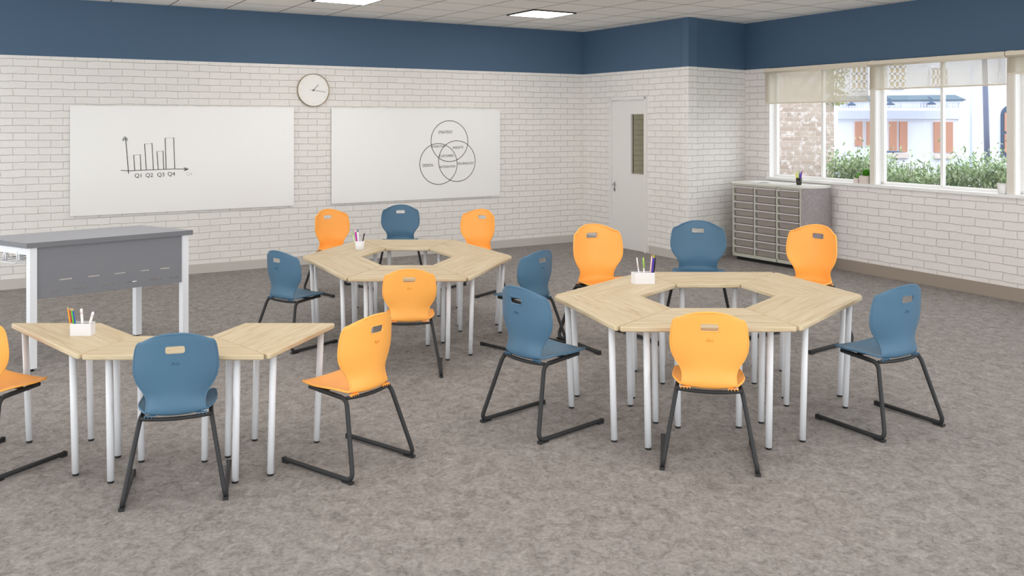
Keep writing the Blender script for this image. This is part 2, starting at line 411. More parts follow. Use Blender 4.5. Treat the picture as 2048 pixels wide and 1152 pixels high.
# windows
def window(idx, ta, tb, mull):
    c=C3+E4*((ta+tb)/2); fz0,fz1=1.19,ZB-.01; dp=-.13
    f=MB(); W=.045
    B=lambda a,b,z0,z1,d=dp,th=.05: f.box(C3+E4*((a+b)/2)+N4*d+UP*((z0+z1)/2),(b-a,th,z1-z0),0,(E4,N4,UP))
    # white jamb lining of the reveal and head lining, then the sash frame
    f.box(C3+E4*(ta+.006)+N4*(-WT/2)+UP*((fz0+fz1)/2),(.012,WT,fz1-fz0),0,(E4,N4,UP))
    f.box(C3+E4*(tb-.006)+N4*(-WT/2)+UP*((fz0+fz1)/2),(.012,WT,fz1-fz0),0,(E4,N4,UP))
    f.box(c+N4*(-WT/2)+UP*(fz1-.006),(tb-ta,WT,.012),0,(E4,N4,UP))
    B(ta+.012,ta+.012+W,fz0,fz1); B(tb-.012-W,tb-.012,fz0,fz1); B(ta,tb,fz0,fz0+W*.8); B(ta,tb,fz1-W,fz1)
    w=tag(f.build('window_%d'%idx,M['white'],origin=c),kind='structure')
    p=MB(); p.box(C3+E4*mull+N4*dp+UP*((fz0+fz1)/2),(.038,.05,fz1-fz0-.05),0,(E4,N4,UP)); p.build('mullion',M['white'],w,origin=c)
    for a,b in ((ta+.05,mull-.02),(mull+.02,tb-.05)):
        p=MB(); p.box(C3+E4*((a+b)/2)+N4*dp+UP*((fz0+fz1)/2),(b-a,.006,fz1-fz0-.06),0,(E4,N4,UP)); p.build('glass_pane',M['glass'],w,origin=c)
def through(x): # column x on the sash plane
    return on_line(C3-N4*.13,E4,x)
window(1,w1a,w1b,through(1647)); window(2,w2a,w2b,through(1886)); window(3,w3a,w3b,w3a+.95)
for k,(a,b) in enumerate(((w1b,w2a),(w2b,w3a))):
    mb=MB(); c=C3+E4*((a+b)/2)+N4*(-WT/2+.006)+UP*((SILL+ZB)/2); mb.box(c,(b-a,WT+.012,ZB-SILL),0,(E4,N4,UP)); tag(mb.build('trim_%d'%(k+3),M['post'],origin=c),kind='structure')
mb=MB(); c=C3+E4*((w1a+w3b)/2)+N4*(-WT/2+.02)+UP*(1.172); mb.box(c,(w3b-w1a+.04,WT+.05,.036),0,(E4,N4,UP)); tag(mb.build('trim_2',M['white'],origin=c),kind='structure')

# roller blinds, each its own thing
def blind(ta,tb,zb,label,chain=None):
    z1=ZB-.01; c=C3+E4*((ta+tb)/2)+N4*.05+UP*z1
    r=empty('roller_blind',c,label,'window blind','sheer roller blinds along the windows')
    p=MB(); p.box(c+UP*(-.024),(tb-ta,.06,.048),0,(E4,N4,UP)); 
    p.tube([C3+E4*ta+N4*.05+UP*(z1-.055),C3+E4*tb+N4*.05+UP*(z1-.055)],.016,12); p.build('cassette',M['cream'],r,origin=c)
    p=MB(); p.box(c+UP*((zb-z1)/2-.028)+N4*(-.012),(tb-ta-.008,.0016,z1-zb-.056),0,(E4,N4,UP)); p.build('blind_fabric',M['sheer'],r,origin=c)
    p=MB(); p.box(C3+E4*((ta+tb)/2)+N4*.038+UP*(zb),(tb-ta-.008,.010,.018),0,(E4,N4,UP)); p.build('bottom_bar',M['cream'],r,origin=c)
    if chain:
        p=MB(); b=C3+E4*(tb-.05)+N4*.085
        p.tube([b+UP*(z1-.05),b+E4*(-.02)+UP*(z1-.3),b+UP*(z1-.36),b+E4*.02+UP*(z1-.3),b+UP*(z1-.05)],.004,6); p.build('pull_chain',M['white'],r,origin=c)
blind(tw(1534),tw(1741.5),2.285,'sheer cream roller blind over the left window, pulled down furthest of the blinds')
blind(tw(1741.9),tw(2017),2.43,'sheer cream roller blind over the wide middle window, half as low as the left one',True)
blind(tw(2019),tw(2029)+1.78,2.55,'sheer cream roller blind at the right edge of the photo, rolled up highest')

# ceiling lights
def lamp(ti,di,label):
    s=.7106; t=1.208+ti*s+s/2; d=.735+di*s+s/2
    c=L0+E1*t+N1*d+UP*(ZC-.012)
    r=empty('ceiling_light_panel',c,label,'ceiling light','square recessed ceiling light panels')
    p=MB(); 
    for a,b,la,lb in ((0,s/2-.012,s,.02),(0,-s/2+.012,s,.02),(s/2-.012,0,.02,s),(-s/2+.012,0,.02,s)): p.box(c+E1*a+N1*b+UP*.004,(la,lb,.018),0,(E1,N1,UP))
    p.build('lamp_frame',M['lamp_frame'],r,origin=c)
    p=MB(); p.box(c+UP*.004,(s-.03,s-.03,.008),0,(E1,N1,UP)); p.build('diffuser',M['lamp'],r,origin=c)
lamp(7,1,'square recessed ceiling light whole in view, above and left of the door corner')
lamp(3,1,'square ceiling light cut off by the top edge of the photo, above the clock')
for ti in (-1,3,7):
    for di in (5,9,13):
        lamp(ti,di,'square recessed ceiling light further into the room, outside the photo')

# ------------------------------------------------------------------ whiteboards and clock
def wl(x,y,off=0.0):  # photo point on the left wall plane (off in front of it)
    P=L0+N1*off; t=on_line(P,E1,x); p=P+E1*t; return p+UP*(HC-(y-HY)*p.y/F)
def board(x0,x1,yt,yb,label):
    a=wl(x0,yt,.03); b=wl(x1,yt,.03); zt=(wl(x0,yt[0] if hasattr(yt,'__len__') else yt,.03).z)
    return a,b
def make_board(x0,x1,yl,yr,label):
    z1=(wl(x0,yl[0],.03).z+wl(x1,yr[0],.03).z)/2; z0=(wl(x0,yl[1],.03).z+wl(x1,yr[1],.03).z)/2
    a=wl(x0,300,.03); b=wl(x1,300,.03); w=(b-a).length; c=(a+b)/2; c=Vector((c.x,c.y,(z0+z1)/2))
    r=empty('whiteboard',c,label,'whiteboard','frameless whiteboards on the brick wall')
    p=MB(); p.box(c-N1*.004,(w,.008,z1-z0),0,(E1,N1,UP)); p.build('writing_panel',M['whiteboard'],r,origin=c)
    p=MB(); p.box(c-N1*.0175,(w-.004,.019,z1-z0-.004),0,(E1,N1,UP)); p.build('backing_edge',M['board_edge'],r,origin=c)
    return r,c
def stroke(mb, pts, r=.0042, closed=False):
    mb.tube([wl(x,y,.0315) for x,y in pts],r,6,closed=closed)
def wtext(txt,x,y,size,parent,origin,name,m,rot=0,sx=1):
    p=wl(x,y,.031)
    R=Matrix(((E1.x,0,N1.x,p.x),(E1.y,0,N1.y,p.y),(0,1,0,p.z),(0,0,0,1)))
    return textmesh(txt,size,R@Matrix.Rotation(rot,4,'Z'),name,m,parent,origin=origin,sx=sx)
b1,o1=make_board(140,588,(210,433),(216,411),'larger whiteboard with a drawn bar chart, left of the wall clock')
b2,o2=make_board(663,1000,(216,408),(220,391),'smaller whiteboard with three drawn overlapping circles, right of the wall clock')
k=2016/700.0
Z=lambda *a:[(x/k,y/k) for x,y in a]
ax=MB()
for s_ in (Z((723,795),(728,850),(736,940),(740,1000)),Z((705,806),(720,787),(735,803)),Z((708,812),(721,796),(733,812)),Z((696,981),(740,984),(850,979),(1000,973),(1084,974)),Z((1058,966),(1074,974),(1060,983)),Z((1068,966),(1086,974),(1064,982))): stroke(ax,s_)
ax.build('chart_axes',M['ink'],b1,origin=o1)
for s_ in (Z((776,982),(770,894),(808,890),(812,979)),Z((842,978),(833,829),(875,825),(884,976)),Z((911,975),(904,872),(939,870),(943,974)),Z((957,972),(951,795),(1000,793),(1007,971))):
    q=MB(); stroke(q,s_); q.build('chart_bar',M['ink'],b1,origin=o1)
for t,x,y in (('Q1',798,1012),('Q2',860,1010),('Q3',927,1007),('Q4',987,1003)):
    wtext(t,x/k,y/k,.072,b1,o1,'chart_letters',M['ink'],sx=1.0)
wtext('Q4',1090/k,1003/k,.06,b1,o1,'faint_letters',M['faint_ink'])
k2=7.68
for cx,cy,rx,ry in ((605,402,283,314),(437,752,287,314),(720,708,281,313)):
    q=MB(); n=44
    stroke(q,[(820+(cx+rx*math.cos(2*PI*i/n)*(1+.006*math.sin(3*i)))/k2,230+(cy+ry*math.sin(2*PI*i/n))/k2) for i in range(n)],.0044,True)
    q.build('drawn_circle',M['ink'],b2,origin=o2)
for t,x,y,s_ in (('STRATEGY.',548,265,.062),('INTERACTION',432,485,.044),('INSIGHTS.',742,500,.052),('CUSTOMERS',562,630,.054),('DESIGN.',278,775,.062),('INTEGRATION',578,795,.050),('TECHNOLOGY',856,745,.053)):
    wtext(t,820+x/k2,230+y/k2,s_,b2,o2,'written_word',M['ink'],rot=.02,sx=.82)

cc=wl(627.2,180.3,.03); cr=33*cc.y/F
clk=empty('wall_clock',cc,'round white wall clock with thin brass rim between the two whiteboards','clock')
AX=(E1,UP,N1)
q=MB(); q.lathe(cc,[(cr*.3,-.03),(cr*.95,-.03),(cr,-.022),(cr,.002),(cr*.985,.008),(cr*.965,.004),(cr*.962,-.008)],56,AX); q.build('clock_rim',M['brass'],clk,origin=cc)
q=MB(); q.lathe(cc,[(0,-.008),(cr*.963,-.008)],56,AX); q.build('clock_face',M['clock_face'],clk,origin=cc)
def hand(a,l,w,name,d):
    q=MB(); D=E1*math.sin(a)+UP*math.cos(a); S=E1*math.cos(a)-UP*math.sin(a)
    q.box(cc+D*(l*.4)+N1*d,(w,.002,l*1.2),0,(S,N1,D)); return q.build(name,M['ink'],clk,origin=cc)
hand(math.radians(98),cr*.78,.005,'minute_hand',-.003); hand(math.radians(42),cr*.45,.007,'hour_hand',-.001); 
q=MB(); q.lathe(cc+N1*.001,[(0,.002),(.01,.002),(.01,-.008)],12,AX); q.build('centre_pin',M['ink'],clk,origin=cc)
for i in range(12):
    q=MB(); a=2*PI*i/12; D=E1*math.sin(a)+UP*math.cos(a); S=E1*math.cos(a)-UP*math.sin(a); q.box(cc+D*(cr*.82)+N1*(-.0065),(.004,.002,.014),0,(S,N1,D))
    q.build('hour_mark',M['board_edge'],clk,origin=cc)
q=MB(); q.lathe(cc,[(0,.001),(cr*.96,.0005)],48,AX); q.build('clock_glass',glass_mat('clock_glass',(1,1,1,1),.05),clk,origin=cc)

# ------------------------------------------------------------------ trapezoid tables
GR={'B':dict(xc=1416.7,ym=590.3,S=311.5,h=.76,k=.18),'A':dict(xc=814.5,ym=512.2,S=212.0,h=.70,k=.165),'C':dict(xc=346.0,ym=645.5,S=327.6,h=.72,k=.16)}
for g in GR.values():
    g['D']=F*(HC-g['h'])/(g['ym']-HY); g['s']=g['S']*g['D']/F
def gm(g,u,v,z=0):
    Zz=g['D']*(1+g['k']*v); return Vector(((g['xc']-CX)/F*Zz+g['s']*u,Zz,z))
def rot2(p,a): c,s=math.cos(a),math.sin(a); return (p[0]*c-p[1]*s,p[0]*s+p[1]*c)
def rounded(poly, rads, n=6):
    out=[]; N=len(poly)
    for i in range(N):
        p=Vector(poly[i]); a=(Vector(poly[i-1])-p); b=(Vector(poly[(i+1)%N])-p); r=rads[i]
        la,lb=a.length,b.length; a.normalize(); b.normalize()
        for j in range(n+1):
            t=j/n; out.append((p+a*r*(1-t)**2+b*r*t**2))
    return out
def inset(poly, d):   # shrink towards inside along edge normals (convex, ccw)
    N=len(poly); out=[]
    for i in range(N):
        p0,p1,p2=poly[i-1],poly[i],poly[(i+1)%N]
        e1=(p1-p0); e2=(p2-p1)
        n=Vector((-(e1.y+e2.y),(e1.x+e2.x))) if True else None
        n=Vector((-(e1.normalized().y+e2.normalized().y),(e1.normalized().x+e2.normalized().x)))
        if n.length<1e-6: n=Vector((-e1.y,e1.x))
        n.normalize(); out.append(p1+n*d)
    return out
def trapezoid_table(gk, rot, label):
    g=GR[gk]; a=rot*PI/3; sc=g['h']/.76; e=.0045
    ri=.44
    base_=[(-.5+e,-.866),(.5-e,-.866),(ri/2-e*.4,-ri*.866),(-ri/2+e*.4,-ri*.866)]
    uvp=rounded(base_,[.045,.045,.012,.012])
    cen=rot2((0,-.62),a); O=gm(g,cen[0],cen[1])
    r=empty('trapezoid_table',O,label,'table','oak-topped trapezoid tables pushed together')
    def ring(d,z):
        pp=inset(uvp,d); return [gm(g,*rot2((p.x,p.y),a),z) for p in pp]
    th=.032*sc; h=g['h']
    rings=[ring(.006,h-th),ring(0,h-th+.006),ring(0,h-.006),ring(.0018,h-.002),ring(.005,h)]
    mb=MB(); n=len(uvp); off=rot*1.7+{'A':5,'B':0,'C':11}[gk]
    UVb=[(p.x*g['s']+off,p.y*g['s']+off*.37) for p in uvp]
    mb.poly(rings[-1],0,UVb); mb.poly(rings[0][::-1],0,UVb[::-1])
    for k_ in range(len(rings)-1):
        for j in range(n):
            j2=(j+1)%n; dv=k_*.006
            mb.quad(rings[k_][j],rings[k_][j2],rings[k_+1][j2],rings[k_+1][j],0,[(UVb[j][0],UVb[j][1]+dv),(UVb[j2][0],UVb[j2][1]+dv),(UVb[j2][0],UVb[j2][1]+dv+.006),(UVb[j][0],UVb[j][1]+dv+.006)])
    mb.build('tabletop',M['wood'],r,origin=O)
    # a slim steel frame under the top
    fp=[gm(g,*rot2(q,a),h-th-.009) for q in ((-.30,-.72),(.30,-.72),(.2,-.52),(-.2,-.52))]
    mb=MB()
    for i in range(4):
        p,q=fp[i],fp[(i+1)%4]; d=(q-p); L=d.length; d.normalize(); mb.box((p+q)/2,(L,.03,.018),0,(d,Vector((-d.y,d.x,0)),UP))
    mb.build('underframe',M['leg'],r,origin=O)
    for q in ((-.33,-.80),(.33,-.80),(.178,-.465),(-.178,-.465)):
        w=rot2(q,a); bt=gm(g,w[0],w[1]-.02,.012); tp=gm(g,w[0]*1.035,w[1]+.01,h-th-.001)
        R=.0205*sc
        mb=MB(); mb.tube([bt,bt+(tp-bt)*.5,tp],R,18); lg=mb.build('leg',M['leg'],r,origin=O)
        mb=MB(); b0=Vector((bt.x,bt.y,0)); mb.lathe(b0,[(0,0),(R*.82,0),(R*.9,.004),(R*.9,.0125),(0,.0125)],16); mb.build('foot_cap',M['black'],lg,origin=O)
    return r
for gk,where in (('B','right ring'),('A','back ring')):
    names=['front table of the %s, behind the front orange chair','front-right table of the %s','back-right table of the %s','far table of the %s, in front of its far blue chair','back-left table of the %s','front-left table of the %s']
    big={'B':'right ring','A':'back ring'}[gk]
    ph=['pale oak table at the near side of the %s, behind an orange chair',
        'pale oak table at the near right of the %s, beside a blue chair',
        'pale oak table at the far right of the %s, before an orange chair',
        'pale oak table at the far side of the %s, before a blue chair',
        'pale oak table at the far left of the %s, with pen holder',
        'pale oak table at the near left of the %s, beside a blue chair']
    for r_ in range(6): trapezoid_table(gk,r_,ph[r_]%big)
trapezoid_table('C',0,'pale oak trapezoid table in the middle of the front half ring, behind the blue chair')
trapezoid_table('C',1,'pale oak table on the right wing of the front half ring, beside an orange chair')
trapezoid_table('C',5,'pale oak table on the left wing of the front half ring, with white pen box')

# ------------------------------------------------------------------ chairs
ROWS=[ # y, z, halfwidth, edge-forward, edge-lift
(-.206,.972,.196,.078,-.058),(-.204,.958,.211,.08,-.046),(-.201,.925,.224,.084,-.024),(-.196,.885,.234,.088,-.008),(-.190,.83,.242,.09,0),(-.184,.775,.247,.09,0),(-.178,.725,.244,.088,0),
(-.172,.685,.232,.084,0),(-.168,.65,.212,.077,0),(-.166,.618,.188,.069,0),(-.167,.585,.172,.061,0),(-.170,.553,.168,.054,.002),(-.171,.525,.170,.047,.004),(-.162,.503,.174,.037,.008),(-.137,.489,.181,.022,.016),
(-.095,.481,.197,.010,.028),(-.045,.477,.218,0,.040),(.02,.476,.229,0,.042),(.09,.478,.230,0,.036),(.15,.482,.227,0,.030),(.205,.490,.222,0,.024),(.25,.498,.213,-.004,.018),(.278,.499,.196,-.012,.012),(.29,.492,.176,-.02,.006)]
def cr(p0,p1,p2,p3,t):
    return tuple(.5*((2*b)+(-a+c)*t+(2*a-5*b+4*c-d)*t*t+(-a+3*b-3*c+d)*t**3) for a,b,c,d in zip(p0,p1,p2,p3))
def row_at(t):
    n=len(ROWS)-1; x=max(0,min(n-1e-6,t*n)); i=int(x); f=x-i
    return cr(ROWS[max(i-1,0)],ROWS[i],ROWS[i+1],ROWS[min(i+2,n)],f)
def shell_pt(t,s):
    y,z,hw,dy,dz=row_at(t); a=abs(s)**2.2
    return Vector((hw*s,y+dy*a,z+dz*a))
def back_pt(x,z):     # point on the backrest's rear side
    lo,hi=0,.45
    for _ in range(30):
        m_=(lo+hi)/2; y,zz,hw,dy,dz=row_at(m_); zz=zz+dz*abs(x/hw)**2.2
        if zz>z: lo=m_
        else: hi=m_
    return shell_pt(lo,x/row_at(lo)[2])
def shell_mesh():
    NR,NC=88,36; th=.009
    P=[[shell_pt(i/NR,-1+2*j/NC) for j in range(NC+1)] for i in range(NR+1)]
    verts=[];faces=[]
    nrm=[[None]*(NC+1) for _ in range(NR+1)]
    for i in range(NR+1):
        for j in range(NC+1):
            du=P[min(i+1,NR)][j]-P[max(i-1,0)][j]; dv=P[i][min(j+1,NC)]-P[i][max(j-1,0)]
            nrm[i][j]=du.cross(dv).normalized()
    for sgn in (1,-1):
        for i in range(NR+1):
            for j in range(NC+1): verts.append(P[i][j]+nrm[i][j]*(th/2*sgn))
    W=NC+1; S=W*(NR+1)
    for i in range(NR):
        for j in range(NC):
            a=i*W+j; faces.append((a,a+W,a+W+1,a+1)); faces.append((S+a,S+a+1,S+a+W+1,S+a+W))
    loop=[j for j in range(NC)]+[i*W+NC for i in range(NR)]+[NR*W+j for j in range(NC,0,-1)]+[i*W for i in range(NR,0,-1)]
    for k_ in range(len(loop)):
        a,b=loop[k_],loop[(k_+1)%len(loop)]; faces.append((a,b,S+b,S+a))
    me=bpy.data.meshes.new('seat_shell'); me.from_pydata([tuple(v) for v in verts],[],faces)
    bm=bmesh.new(); bm.from_mesh(me); bmesh.ops.recalc_face_normals(bm,faces=bm.faces); bm.to_mesh(me); bm.free()
    ob=bpy.data.objects.new('tmp_shell',me); COL.objects.link(ob)
    # slot cutter
    hz_,hw_,hh_=.878,.0575,.0225
    rr=rounded([(-hw_,-hh_),(hw_,-hh_),(hw_,hh_),(-hw_,hh_)],[.016]*4,5)
    cv=[(p.x,-.28,p.y+hz_) for p in rr]+[(p.x,-.1,p.y+hz_) for p in rr]; n=len(rr)
    cf=[tuple(range(n)),tuple(range(2*n-1,n-1,-1))]+[(j,j+n,(j+1)%n+n,(j+1)%n) for j in range(n)]
    cm=bpy.data.meshes.new('cut'); cm.from_pydata(cv,[],cf)
    bm=bmesh.new(); bm.from_mesh(cm); bmesh.ops.recalc_face_normals(bm,faces=bm.faces); bm.to_mesh(cm); bm.free()
    co=bpy.data.objects.new('tmp_cut',cm); COL.objects.link(co)
    md=ob.modifiers.new('b','BOOLEAN'); md.operation='DIFFERENCE'; md.object=co; md.solver='EXACT'
    dg=bpy.context.evaluated_depsgraph_get(); me2=bpy.data.meshes.new_from_object(ob.evaluated_get(dg))
    bpy.data.objects.remove(ob,do_unlink=True); bpy.data.objects.remove(co,do_unlink=True)
    # rolled rim round the outline, joined in
    out=MB()
    rimp=[P[0][j] for j in range(NC)]+[P[i][NC] for i in range(0,NR,2)]+[P[NR][j] for j in range(NC,0,-1)]+[P[i][0] for i in range(NR,0,-2)]
    out.tube(rimp,.0072,8,closed=True)
    bm=bmesh.new(); bm.from_mesh(me2)
    vs=[bm.verts.new(v) for v in out.v]
    for f in out.f: bm.faces.new([vs[i] for i in f])
    for f in bm.faces: f.smooth=True
    bm.to_mesh(me2); bm.free()
    me2.name='seat_shell'
    return me2
SH=shell_mesh()
def arc_path(pts, rad, n=6):
    out=[Vector(pts[0])]
    for i in range(1,len(pts)-1):
        p=Vector(pts[i]); a=Vector(pts[i-1])-p; b=Vector(pts[i+1])-p
        ra=min(rad[i],a.length*.49,b.length*.49); a.normalize(); b.normalize()
        for j in range(n+1):
            t=j/n; out.append(p+a*ra*(1-t)**2+b*ra*t**2)
    out.append(Vector(pts[-1])); return out
def make_chair(color,label,group):
    r=empty('classroom_chair',(0,0,0),label,'chair',group)
    me=SH.copy(); me.materials.clear(); me.materials.append(M[color])
    ob=bpy.data.objects.new('seat_shell',me); COL.objects.link(ob); ob.parent=r
    # grab-hole lip (both faces)
    hw_,hh_=.061,.026; rr=rounded([(-hw_,-hh_),(hw_,-hh_),(hw_,hh_),(-hw_,hh_)],[.021]*4,6)
    q=MB(); q.tube([back_pt(p.x,.878+p.y)+Vector((0,-.003,0)) for p in rr],.0048,8,closed=True); q.tube([back_pt(p.x,.878+p.y)+Vector((0,.003,0)) for p in rr],.004,8,closed=True)
    hb=q.build('grab_hole_rim',M[color],ob)
    p=back_pt(0,.798)+Vector((0,-.0052,0))
    R=Matrix(((1,0,0,p.x),(0,0,-1,p.y),(0,1,0,p.z),(0,0,0,1)))
    textmesh('Arc',.032,R,'embossed_logo',M[color+'_logo'],ob,extrude=.0006,shear=.2)
    for s_ in (-1,1):
        q=MB(); q.box((s_*.15,-.135,.492),(.066,.018,.004))
        for k_ in range(4): q.box((s_*(.12+.02*k_),-.136,.486),(.004,.022,.010))
        q.build('mounting_ribs',M[color],ob)
    T=.0145
    for s_ in (-1,1):
        path=arc_path([(s_*.3,.335,.02),(s_*.296,-.258,.02),(s_*.208,-.125,.470),(s_*.19,.21,.484)],[0,.062,.05,0],9)
        q=MB(); q.tube(path,T,12); lg=q.build('sled_leg',M['charcoal'],r)
        g_=MB(); g_.box((s_*.2965,-.213,.005),(.030,.075,.010)); g_.box((s_*.2965,-.243,.009),(.033,.022,.018)); g_.build('rear_glide',M['charcoal'],lg)
        g_=MB(); g_.box((s_*.3,.312,.007),(.030,.045,.014)); g_.box((s_*.3,.332,.018),(.032,.012,.03)); g_.build('front_glide',M['charcoal'],lg)
    q=MB(); q.tube([(x,-.122-.018*(1-(x/.205)**2),.474-.008*(1-(x/.205)**2)) for x in [(-.205+.41*i/12) for i in range(13)]],.0115,10); q.build('rear_crossbar',M['charcoal'],r)
    q=MB(); q.tube([(-.192,.12,.47),(0,.12,.462),(.192,.12,.47)],.010,8); q.build('front_crossbar',M['charcoal'],r)
    return r
POSE={ # x, y, turn, scale, width factor, depth factor
'B_front':(1.168,5.35,-10.5,.934,.965,.968),'B_right':(2.468,5.965,29.7,.978,1.011,.925),'B_left':(.167,5.966,-47.2,.965,.953,1.036),
'B_back':(1.859,8.975,169.9,1.025,1.065,1.0),'B_bl':(.853,8.236,-150.3,1.075,1.024,1.05),'B_br':(2.675,8.24,126.7,1.075,.998,1.033),
'C_front':(-1.822,4.905,16.0,.913,.945,.957),'C_right':(-.932,5.313,53.5,.919,.913,1.062),'C_left':(-3.045,5.285,-25.4,.921,1.016,.85),
'A_front':(-.823,7.236,5.5,.871,.973,.988),'A_right':(.139,8.06,46.2,.897,.998,1.054),'A_left':(-1.986,8.10,-35.7,.889,1.003,.983),
'A_back':(-1.446,11.651,186.2,.941,1.054,1.0),'A_bl':(-2.082,10.726,-133.1,.978,1.015,1.041),'A_br':(-.468,10.698,146.2,.978,1.022,1.034)}
CL={'B_front':('orange','orange plastic chair seen from behind at the near side of the right ring'),
'B_right':('blue','blue plastic chair at the near right of the right table ring, rightmost of all'),
'B_left':('blue','blue plastic chair at the near left of the right table ring'),
'B_back':('blue','blue plastic chair facing the camera behind the right table ring'),
'B_bl':('orange','orange plastic chair behind the right ring, in front of the white door'),
'B_br':('orange','orange plastic chair behind the right ring, in front of the tray cabinet'),
'C_front':('blue','blue plastic chair seen from behind at the front half ring of tables'),
'C_right':('orange','orange plastic chair turned left beside the right wing of the front half ring'),
'C_left':('orange','orange plastic chair cut off by the left edge, beside the front half ring'),
'A_front':('orange','orange plastic chair seen from behind at the near side of the back ring'),
'A_right':('blue','blue plastic chair at the near right of the back ring, behind another blue chair'),
'A_left':('blue','blue plastic chair at the near left of the back ring, between desk and ring'),
'A_back':('blue','blue plastic chair facing the camera behind the back ring, under the right whiteboard'),
'A_bl':('orange','orange plastic chair behind the back ring at its far left, beside the small pen cup'),
'A_br':('orange','orange plastic chair behind the back ring at its far right, under the circle drawing')}
proto={}
for n_,(colr,lab) in CL.items():
    grp='orange moulded classroom chairs' if colr=='orange' else 'blue moulded classroom chairs'
    if colr not in proto: ch=make_chair(colr,lab,grp); proto[colr]=ch
    else: ch=dup(proto[colr],lab,grp)
    x,y,t,s_,wx,wy=POSE[n_]; ch.location=(x,y,0); ch.rotation_euler=(0,0,math.radians(t)); ch.scale=(s_*wx,s_*wy,s_)

# ------------------------------------------------------------------ teacher's desk
dh=1.035; dth=.042
c_fl=atz(53.8,487,dh); c_fr=atz(386,460,dh); c_br=atz(281,450.2,dh); c_bl=c_fl+(c_br-c_fr)
O=Vector(((c_fl.x+c_br.x)/2,(c_fl.y+c_br.y)/2,0))
desk=empty('teacher_desk',O,'tall grey desk with white square legs and slotted modesty panel under the left whiteboard','desk')
ed=(c_fr-c_fl).normalized(); es=(c_bl-c_fl).normalized(); LN=(c_fr-c_fl).length; LS=(c_bl-c_fl).length
def dp(a,b,z): # a along length, b along depth in metres from the front left corner
    p=c_fl+ed*a+es*b; return Vector((p.x,p.y,z))
mb=MB(); lo=[dp(0,0,dh-dth),dp(LN,0,dh-dth),dp(LN,LS,dh-dth),dp(0,LS,dh-dth)]; up=[Vector((p.x,p.y,dh)) for p in lo]
mb.box8(lo,up,1); mb.mi[1]=0
mb.build('desktop',[M['desk_top'],M['desk_edge']],desk,origin=O)
LW=.052
def dbox(mb,a0,a1,b0,b1,z0,z1,mi=0):
    lo=[dp(a0,b0,z0),dp(a1,b0,z0),dp(a1,b1,z0),dp(a0,b1,z0)]; mb.box8(lo,[Vector((p.x,p.y,z1)) for p in lo],mi)
for a,b in ((.03,.015),(LN-.03-LW,.015),(.03,LS-.015-LW),(LN-.03-LW,LS-.015-LW)):
    q=MB(); dbox(q,a,a+LW,b,b+LW,.022,dh-dth); lg=q.build('leg',M['leg'],desk,origin=O)
    q=MB(); q.lathe(dp(a+LW/2,b+LW/2,0),[(0,0),(.016,0),(.018,.008),(.010,.012),(.010,.02)],14); dbox(q,a+.002,a+LW-.002,b+.002,b+LW-.002,.017,.0225); q.build('levelling_foot',M['black'],lg,origin=O)
q=MB()
for a in (.03,LN-.03-LW): dbox(q,a+.004,a+LW-.004,.015+LW,LS-.015-LW,dh-dth-.06,dh-dth)
dbox(q,.03+LW,LN-.03-LW,LS-.06,LS-.03,dh-dth-.05,dh-dth)
q.build('side_rails',M['leg'],desk,origin=O)
# modesty panel with ten slots
pz0=.575; pz1=dh-dth; A0=.03+LW+.003; A1=LN-.03-LW-.003; PW=A1-A0
slots=[]
for row,(x0s) in enumerate((( (330,413),(493,569),(646,717),(788,854),(921,984) ),( (245,330),(414,493),(569,643),(717,785),(855,919),(984,1045) ))):
    pass
q=MB(); rows_z=((.70,.713),(.625,.638)); colsA=[[.145,.33,.515,.70,.885],[.045,.235,.425,.615,.80,.945]]
colsB=[[.24,.425,.61,.79,.965],[.14,.33,.52,.705,.885,.995]]
def strip(z0,z1,gaps):
    x=A0
    for g0,g1 in gaps:
        g0=A0+PW*g0; g1=A0+PW*g1
        if g0>x: dbox(q,x,g0,.03,.045,z0,z1)
        x=g1
    if x<A1: dbox(q,x,A1,.03,.045,z0,z1)
strip(pz0,.622,[]); 
strip(.622,.634,[(.05,.135),(.24,.325),(.42,.505),(.60,.68),(.77,.85),(.91,.975)])
strip(.634,.706,[])
strip(.706,.718,[(.145,.235),(.335,.42),(.515,.60),(.69,.77),(.84,.92)])
strip(.718,pz1,[])
q.build('modesty_panel',M['desk_panel'],desk,origin=O)
q=MB(); bz=.865
for b in (.16,.30,.44,.58):
    q.tube([dp(-.01,b,bz),dp(.35,b,bz)],.0045,6)
for a in (-.01,.17,.35): q.tube(arc_path([dp(a,.12,dh-dth-.03),dp(a,.12,bz),dp(a,.62,bz),dp(a,.62,dh-dth-.03)],[0,.05,.05,0],5),.0045,6)
q.build('wire_basket',M['leg'],desk,origin=O)
q=MB(); dbox(q,.10,.13,.30,.32,bz,dh-dth); q.tube(arc_path([dp(.03,.36,bz),dp(.03,.36,bz+.06),dp(.03,.39,bz+.06),dp(.03,.39,bz)],[0,.02,.02,0],4),.008,6); q.build('basket_hanger',M['leg'],desk,origin=O)

